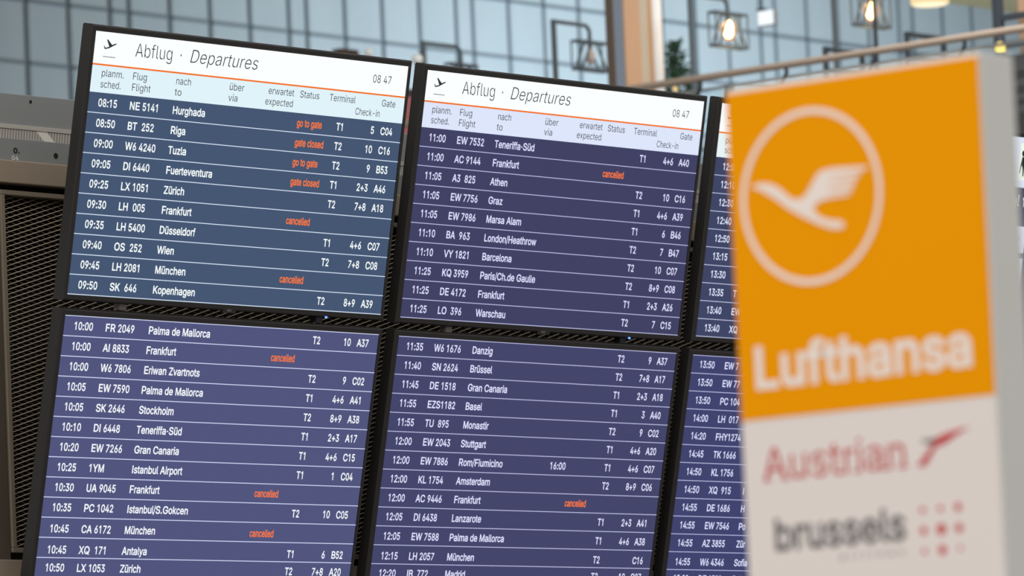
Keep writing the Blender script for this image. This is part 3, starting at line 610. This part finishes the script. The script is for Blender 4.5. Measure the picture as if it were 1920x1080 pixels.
for s, t, r in ((261.5,521.3,3.6),(287.4,521.3,3.5),(312.7,521.3,4.9),(261.6,545.3,4.7),(287.3,545.4,6.6),(312.9,545.6,5.2),(261.4,569.6,3.3),(287.4,569.7,5.6),(313.2,569.4,2.8)):
    mb = MB(); mb.prism([(s+r*math.cos(i*math.pi/12), t+r*math.sin(i*math.pi/12)) for i in range(24)], SF, 1.5, 2.0)
    tag(mb.build('emblem_dot', red, wp, off=SO), 'red dot')

# ------------------------------------------------------------------ gallery behind: railing, column, lamps, furniture
RX = 26.137
rail = empty('handrail', (RX, 19.5, 5.1), 'bronze handrail on slanted brackets along the gallery edge', 'railing')
ro_ = (RX, 19.5, 5.1)
brz = pbr('bronze rail metal', (188, 168, 150), 0.4)
MB().tube([(RX-0.05, 15.0, 6.088), (RX-0.05, 23.2, 6.094)], 0.021, 16).build('rail_tube', brz, rail, smooth=True, off=ro_)
steel = pbr('dark steel', (60, 68, 76), 0.45, spec=0.4)
for i in range(12):
    y = 15.09+i*0.62
    MB().tube([(RX-0.05, y, 6.075), (RX-0.05, y, 6.045), (RX-0.018, y+0.06, 5.985)], 0.012, 8).build('rail_bracket', steel, rail, off=ro_)
for i in range(3):
    y = 15.0+i*2.75
    MB().box((RX-0.02, y-0.02, 5.1), (RX+0.02, y+0.02, 6.03)).build('rail_post', steel, rail, off=ro_)
gm = bpy.data.materials.new('clear balustrade glass'); gm.use_nodes = True
nt = gm.node_tree; nt.nodes.remove(nt.nodes['Principled BSDF'])
tr = nt.nodes.new('ShaderNodeBsdfTransparent'); tr.inputs[0].default_value = (0.90, 0.95, 0.96, 1)
gl = nt.nodes.new('ShaderNodeBsdfGlossy'); gl.inputs['Roughness'].default_value = 0.05
ms = nt.nodes.new('ShaderNodeMixShader'); ms.inputs[0].default_value = 0.06
nt.links.new(tr.outputs[0], ms.inputs[1]); nt.links.new(gl.outputs[0], ms.inputs[2]); nt.links.new(ms.outputs[0], nt.nodes['Material Output'].inputs[0])
MB().box((RX-0.006, 15.02, 5.1), (RX+0.006, 23.2, 6.022)).build('glass_panel', gm, rail, off=ro_)
MB().box((RX-0.012, 15.02, 6.022), (RX+0.012, 23.2, 6.036)).build('glass_cap', pbr('glass edge profile', (170, 172, 172), 0.4), rail, off=ro_)

# polished column: its reflection streaks are built as flat coloured strips
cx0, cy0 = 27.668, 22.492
cl = empty('banded_column', (cx0+0.13, cy0+0.08, 5.1), 'column behind the middle monitor, its reflection streaks built as coloured strips', 'column')
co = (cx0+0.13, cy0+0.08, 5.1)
def board(name, x0, y0, x1, y1, rgb, lab=None):  # upright strip holding one reflection streak as flat colour
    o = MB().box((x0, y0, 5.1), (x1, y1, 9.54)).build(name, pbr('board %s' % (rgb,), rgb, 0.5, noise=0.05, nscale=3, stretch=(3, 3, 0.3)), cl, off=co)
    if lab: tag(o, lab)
board('dark_streak', cx0+0.0, cy0+0.085, cx0+0.20, cy0+0.150, (96, 80, 66), 'dark brown reflection streak as a strip')
board('blue_grey_streak', cx0+0.0, cy0+0.012, cx0+0.20, cy0+0.085, (140, 152, 168), 'blue grey reflection streak as a strip')
board('tan_streak', cx0, cy0, cx0+0.155, cy0+0.012, (188, 152, 122), 'tan reflection streak as a strip')
board('grey_streak', cx0+0.155, cy0, cx0+0.225, cy0+0.02, (182, 172, 158), 'grey beige reflection streak as a strip')
board('brown_streak', cx0+0.225, cy0, cx0+0.27, cy0+0.03, (178, 142, 104), 'brown reflection streak as a strip')
MB().tube([(cx0+0.318, cy0+0.02, 5.1), (cx0+0.318, cy0+0.02, 9.54)], 0.046, 24).build('lit_edge', pbr('white lit edge', (253, 254, 255), 0.3), None, smooth=True)  # white rod put in for the column's brightly lit edge
tag(bpy.data.objects['lit_edge'], 'slim white rod built as the lit right edge of the column', 'pole')

# gallows lamps
bulb_on = emit('lit filament bulb', (1.0, 0.62, 0.22), 22, True)
bulb_off = pbr('unlit bulb glass', (206, 188, 182), 0.2)
brass = pbr('brass socket', (120, 92, 60), 0.4, metal=0.7)
lampsteel = pbr('grey lamp steel', (92, 104, 112), 0.45, spec=0.4)
glow = bpy.data.materials.new('amber bulb bloom'); glow.use_nodes = True
nt = glow.node_tree; nt.nodes.remove(nt.nodes['Principled BSDF'])
tr = nt.nodes.new('ShaderNodeBsdfTransparent'); em = nt.nodes.new('ShaderNodeEmission'); em.inputs[0].default_value = (1.0, 0.48, 0.20, 1); em.inputs[1].default_value = 0.9
ms = nt.nodes.new('ShaderNodeMixShader'); ms.inputs[0].default_value = 0.42
nt.links.new(tr.outputs[0], ms.inputs[1]); nt.links.new(em.outputs[0], ms.inputs[2]); nt.links.new(ms.outputs[0], nt.nodes['Material Output'].inputs[0])
def gallows(x, y, top, arm, drop, cw, chh, lit, label):
    r = empty('gallows_lamp', (x, y, 5.1), label, 'lamp', 'gallows lamps on the gallery')
    of = (x, y, 5.1)
    MB().lathe((x, y, 5.1), [(0.14, 0), (0.14, 0.02), (0.03, 0.03)], 20).build('lamp_base', lampsteel, r, off=of)
    MB().box((x-0.013, y-0.013, 5.12), (x+0.013, y+0.013, top)).build('lamp_post', lampsteel, r, off=of)
    tx = x+arm; rad = 0.05
    pts = [(x, y, top-0.012), (tx-rad, y, top-0.012)]+[(tx-rad+rad*math.sin(a*math.pi/12), y, top-0.012-rad+rad*math.cos(a*math.pi/12)) for a in range(1, 7)]+[(tx, y, top-drop)]
    MB().tube(pts, 0.013, 10).build('lamp_arm', lampsteel, r, smooth=True, off=of)
    zt = top-drop; zb = zt-chh; hw = cw/2; dp = 0.03
    cg = MB(); s = 0.0065
    for yy in (y-dp, y+dp):
        cg.box((tx-hw, yy-s, zt-s), (tx+hw, yy+s, zt+s)); cg.box((tx-hw, yy-s, zb-s), (tx+hw, yy+s, zb+s))
        for sx_ in (-1, 1):
            cg.tube([(tx+sx_*0.02, yy, zt), (tx+sx_*hw*0.82, yy, zb)], 0.008, 8)
    for xx in (tx-hw, tx+hw):
        cg.box((xx-s, y-dp, zt-s), (xx+s, y+dp, zt+s)); cg.box((xx-s, y-dp, zb-s), (xx+s, y+dp, zb+s))
        cg.box((xx-s*.6, y-dp-s*.6, zb), (xx+s*.6, y-dp+s*.6, zt)); cg.box((xx-s*.6, y+dp-s*.6, zb), (xx+s*.6, y+dp+s*.6, zt))
    cg.box((tx-0.02, y-dp, zt-s), (tx+0.02, y+dp, zt+s))
    cg.build('cage_shade', lampsteel, r, off=of)
    MB().tube([(tx, y, zt), (tx, y, zt-0.035)], 0.016, 12).build('bulb_socket', brass, r, off=of)
    zc = zt-0.035
    prof = [(0.010, 0), (0.022, -0.016), (0.0275, -0.04), (0.0275, -0.078), (0.020, -0.098), (0.006, -0.106)]
    if lit:
        bb = MB().lathe((tx, y, zc), [(0.014, 0.0), (0.036, -0.02), (0.050, -0.055), (0.048, -0.09), (0.030, -0.125), (0.006, -0.136)], 24).build('bulb', glow, r, smooth=True, off=of)  # oversized envelope; its glow stands in for lens bloom round the bulb
        tag(bb, 'amber glass envelope carrying the bloom halo')
        fb = MB().lathe((tx, y, zc-0.008), prof, 20).build('filament', bulb_on, bb, smooth=True, off=of); tag(fb, 'white hot filament')
    else:
        MB().lathe((tx, y, zc), prof, 20).build('bulb', bulb_off, r, smooth=True, off=of)
    if lit:
        d = bpy.data.lights.new('bulb_glow', 'POINT'); d.energy = 1.2; d.color = (1, .7, .35); d.shadow_soft_size = 0.05
        l = bpy.data.objects.new('bulb_glow', d); COL.objects.link(l); l.location = (tx, y-0.0, zb-0.08)
gallows(28.155, 23.462, 6.962, 0.352, 0.118, 0.30, 0.178, False, 'unlit gallows lamp just left of the banded column, above the middle monitor')
gallows(28.378, 24.746, 7.006, 0.365, 0.128, 0.26, 0.17, False, 'unlit gallows lamp above the gap between left and middle monitors')
gallows(27.728, 22.020, 6.905, 0.362, 0.10, 0.31, 0.205, True, 'lit gallows lamp over the left end of the orange sign')
gallows(28.437, 21.468, 7.030, 0.374, 0.119, 0.32, 0.196, True, 'lit gallows lamp half cut by the photo top, above the orange sign')

# bar chairs with frame backs seen above the sign
def bar_chair(x, y, w, top, bar2, label):
    r = empty('bar_chair', (x+w/2, y+0.17, 5.1), label, 'chair', 'bar chairs at the gallery railing')
    of = (x+w/2, y+0.17, 5.1)
    s = 0.013
    m = MB(); m.box((x-s, y-s, 5.78), (x+s, y+s, top)); m.box((x+w-s, y-s, 5.78), (x+w+s, y+s, top)); m.box((x, y-s, top-2*s), (x+w, y+s, top)); m.box((x, y-s, bar2-2*s), (x+w, y+s, bar2))
    m.build('back_frame', steel, r, off=of)
    MB().box((x-0.01, y-0.02, 5.76), (x+w+0.01, y+0.36, 5.80)).build('seat', pbr('seat wood', (120, 92, 66), 0.5), r, off=of, bevel=0.01)
    for a in (x+0.01, x+w-0.01):
        for b_ in (y, y+0.34):
            MB().box((a-s, b_-s, 5.1), (a+s, b_+s, 5.76)).build('leg', steel, r, off=of)
    MB().box((x+0.01, y-s, 5.35), (x+w-0.01, y+s, 5.37)).build('foot_rest', steel, r, off=of)
bar_chair(27.691, 20.984, 0.36, 6.440, 6.31, 'black bar chair frame seen above the left half of the sign')
bar_chair(27.601, 20.314, 0.36, 6.436, 6.292, 'black bar chair frame seen above the right half of the sign')

# thin steel poles up to the ceiling
def pole(x, y, r, label):
    o = MB().tube([(x, y, 5.1), (x, y, 9.54)], r, 14).build('steel_pole', steel, None, smooth=True); tag(o, label, 'pole', 'thin dark gallery poles')
pole(28.68, 21.345, 0.014, 'thin dark pole between the two bar chair frames, below the cut off bulb')

# hanging light box sign and drum lamp
ex = empty('light_box_sign', (30.6, 23.657, 9.54), 'small white light box sign hanging from the ceiling, right of the left lit bulb', 'sign')
eo = (30.6, 23.657, 9.54)
MB().box((30.585, 23.588, 7.148), (30.625, 23.727, 7.252)).build('sign_box', pbr('sign box shell', (150, 155, 160), 0.5), ex, off=eo, bevel=0.003)
MB().box((30.5835, 23.594, 7.153), (30.586, 23.721, 7.247)).build('sign_face', emit('lit sign face', (0.86, 0.93, 1.0), 1.15, True), ex, off=eo)
MB().box((30.59, 23.67, 7.252), (30.62, 23.735, 7.268)).build('hanger_bracket', steel, ex, off=eo)
MB().tube([(30.605, 23.70, 7.26), (30.605, 23.70, 9.54)], 0.006, 8).build('hanger_rod', steel, ex, off=eo)
dl = empty('drum_lamp', (29.686, 21.657, 9.54), 'round glowing drum lamp at the top edge, above right half of the orange sign', 'lamp')
do = (29.686, 21.657, 9.54)
MB().tube([(29.686, 21.657, 7.03), (29.686, 21.657, 9.54)], 0.005, 8).build('cord', steel, dl, off=do)
MB().lathe((29.686, 21.657, 6.952), [(0.118, 0.0), (0.121, 0.004), (0.121, 0.085), (0.02, 0.09)], 40).build('drum_shade', emit('warm drum glow', (1.0, 0.78, 0.42), 0.95, True), dl, smooth=False, off=do)
MB().lathe((29.686, 21.657, 6.946), [(0.10, 0.0), (0.108, 0.006)], 40).build('diffuser', emit('warm diffuser glow', (1.0, 0.86, 0.58), 1.2, True), dl, off=do)

# partition, shelf and amber lamp at the right edge
pf = empty('steel_partition', (27.2, 19.38, 5.1), 'black steel partition frame at the right edge, behind the handrail', 'partition')
po = (27.2, 19.38, 5.1)
MB().box((27.20, 19.352, 5.1), (27.235, 19.41, 9.54)).build('upright', steel, pf, off=po)
MB().box((27.20, 17.6, 6.345), (27.235, 19.35, 6.378)).build('crossbar', steel, pf, off=po)
MB().box((27.20, 17.6, 6.185), (27.235, 19.35, 6.222)).build('crossbar', steel, pf, off=po)
MB().box((27.20, 17.55, 5.1), (27.235, 17.6, 9.54)).build('upright', steel, pf, off=po)
tb = MB().box((27.28, 19.10, 6.15), (27.34, 19.285, 9.54)).build('timber_board', pbr('tan timber', (196, 158, 128), 0.55, noise=0.08, nscale=4, stretch=(4, 4, 0.4)), None)
tag(tb, 'tan timber board at right edge, standing on the dark shelf', 'board')
al = empty('amber_lamp', (26.745, 19.042, 6.16), 'small amber glass lamp glowing above the right end of the sign', 'lamp')
ao = (26.745, 19.042, 6.16)
MB().tube([(26.745, 19.042, 6.165), (26.745, 19.042, 9.54)], 0.004, 8).build('cord', steel, al, off=ao)
MB().lathe((26.745, 19.042, 6.145), [(0.012, 0.03), (0.014, 0.01), (0.016, 0.004), (0.017, 0.0)], 20).build('lamp_cap', steel, al, off=ao)
MB().lathe((26.745, 19.042, 6.085), [(0.026, 0.0), (0.029, 0.014), (0.0285, 0.034), (0.024, 0.05), (0.014, 0.06), (0.006, 0.063)], 24).build('glass_shade', emit('amber glow', (1.0, 0.70, 0.16), 1.7, True), al, smooth=True, off=ao)
sh = empty('dark_shelf', (27.5, 18.9, 5.1), 'dark open shelf unit behind the glass at the right edge', 'shelf')
so = (27.5, 18.9, 5.1)
dk = pbr('dark stained wood', (58, 54, 54), 0.5)
MB().box((27.275, 18.3, 5.1), (27.65, 18.33, 6.06)).build('side_panel', dk, sh, off=so)
MB().box((27.275, 19.40, 5.1), (27.65, 19.43, 6.06)).build('side_panel', dk, sh, off=so)
MB().box((27.63, 18.33, 5.1), (27.65, 19.4, 6.06)).build('rear_panel', pbr('dim wood panel', (128, 116, 108), 0.6), sh, off=so)
for z0_, z1_ in ((6.06, 6.149), (5.97, 6.01), (5.895, 5.925), (5.82, 5.86), (5.5, 5.54), (5.15, 5.19)):
    MB().box((27.275, 18.33 if z0_ < 6.05 else 18.3, z0_), (27.63, 19.4 if z0_ < 6.05 else 19.43, z1_)).build('shelf_board', dk, sh, off=so)

# plants
leaf_m = pbr('dull green leaf', (74, 104, 84), 0.5, noise=0.25, nscale=20)
def plant(x, y, z0, top, spread, n, label):
    r = empty('potted_plant', (x, y, z0), label, 'plant', 'potted plants by the gallery column')
    of = (x, y, z0)
    MB().lathe((x, y, z0), [(0.11, 0), (0.15, 0.32), (0.155, 0.34), (0.13, 0.34), (0.125, 0.30)], 24).build('pot', pbr('dark clay pot', (90, 84, 80), 0.6), r, smooth=True, off=of)
    MB().tube([(x, y, z0+0.28), (x+0.01, y, (z0+top)/2), (x, y, top-0.08)], [0.014, 0.010, 0.004], 8).build('stem', pbr('plant stem', (96, 90, 66), 0.7), r, off=of)
    m = MB(); rnd = random.Random(int(x*100))
    for i in range(n):
        t = rnd.random(); a = rnd.random()*6.283; rr = spread*(1-0.8*t)*(0.25+0.75*rnd.random())
        c = Vector((x+rr*math.cos(a), y+rr*math.sin(a), top-0.55+0.55*t))
        d = Vector((math.cos(a), math.sin(a), rnd.uniform(-0.1, 1.2))).normalized(); sd = d.cross(Vector((0, 0, 1))).normalized()*0.016; l = rnd.uniform(0.06, 0.11)
        nn = sd.cross(d).normalized()*0.004
        p = [c-d*l*.5, c+sd+nn*2, c+d*l*.5, c-sd+nn*2, c-nn]
        m.add(p, [(0, 1, 4), (1, 2, 4), (2, 3, 4), (3, 0, 4)])
    m.build('foliage', leaf_m, r, fixn=False, off=of)
plant(29.06, 23.22, 5.1, 6.87, 0.17, 330, 'taller leafy green potted plant just right of the lit column edge')
plant(28.504, 22.647, 5.1, 6.60, 0.07, 70, 'shorter narrow green potted plant, right of the taller leafy one')

# small lamps and chairs glimpsed over the monitors
def globe_lamp(x, y, zc, r_, em, label, name='globe_lamp'):
    r = empty(name, (x, y, 5.1), label, 'lamp')
    of = (x, y, 5.1)
    MB().lathe((x, y, 5.1), [(0.12, 0), (0.12, 0.02), (0.02, 0.03)], 20).build('lamp_base', steel, r, off=of)
    MB().tube([(x, y, 5.12), (x, y, zc-r_)], 0.012, 10).build('lamp_stem', pbr('pale metal stem', (176, 190, 198), 0.4), r, off=of)
    MB().lathe((x, y, zc), [(max(0.004, r_*math.sin(i*math.pi/12)), -r_*math.cos(i*math.pi/12)) for i in range(13)], 24).build('globe', em, r, smooth=True, off=of)
opal = pbr('opal glass', (236, 238, 234), 0.25)
globe_lamp(28.152, 25.02, 6.945, 0.028, opal, 'white globe lamp just above the top edge of the left monitor')
globe_lamp(27.61, 24.13, 6.749, 0.035, opal, 'white globe lamp at the gap between left and middle monitors')
globe_lamp(28.674, 22.923, 6.494, 0.016, emit('small amber bulb', (1.0, 0.72, 0.32), 1.0, True), 'tiny amber lamp under the handrail right of the lit column edge', 'table_lamp')
def lounge_chair(x, y, top, w, seat_rgb, top_rgb, label):
    r = empty('lounge_chair', (x, y, 5.1), label, 'chair')
    of = (x, y, 5.1)
    fab = pbr('fabric %s' % (seat_rgb,), seat_rgb, 0.8)
    MB().box((x-w/2, y-0.03, 5.5), (x+w/2, y+0.05, top-0.05)).build('backrest', fab, r, off=of, bevel=0.015)
    MB().box((x-w/2-.01, y-0.035, top-0.055), (x+w/2+.01, y+0.055, top)).build('top_rail', pbr('wood %s' % (top_rgb,), top_rgb, 0.5), r, off=of, bevel=0.01)
    MB().box((x-w/2, y-0.45, 5.5), (x+w/2, y-0.03, 5.6)).build('seat', fab, r, off=of, bevel=0.02)
    for a in (-w/2+.03, w/2-.03):
        for b_ in (-0.42, 0.02):
            MB().box((x+a-0.018, y+b_-0.018, 5.1), (x+a+0.018, y+b_+0.018, 5.5)).build('leg', steel, r, off=of)
lounge_chair(28.80, 25.79, 7.115, 0.16, (90, 70, 58), (74, 54, 42), 'high backed dark brown chair peeking over the left monitor')
lounge_chair(29.04, 25.56, 6.845, 0.30, (196, 120, 124), (60, 58, 60), 'rose red high backed chair glimpsed in the gap between left and middle monitors')
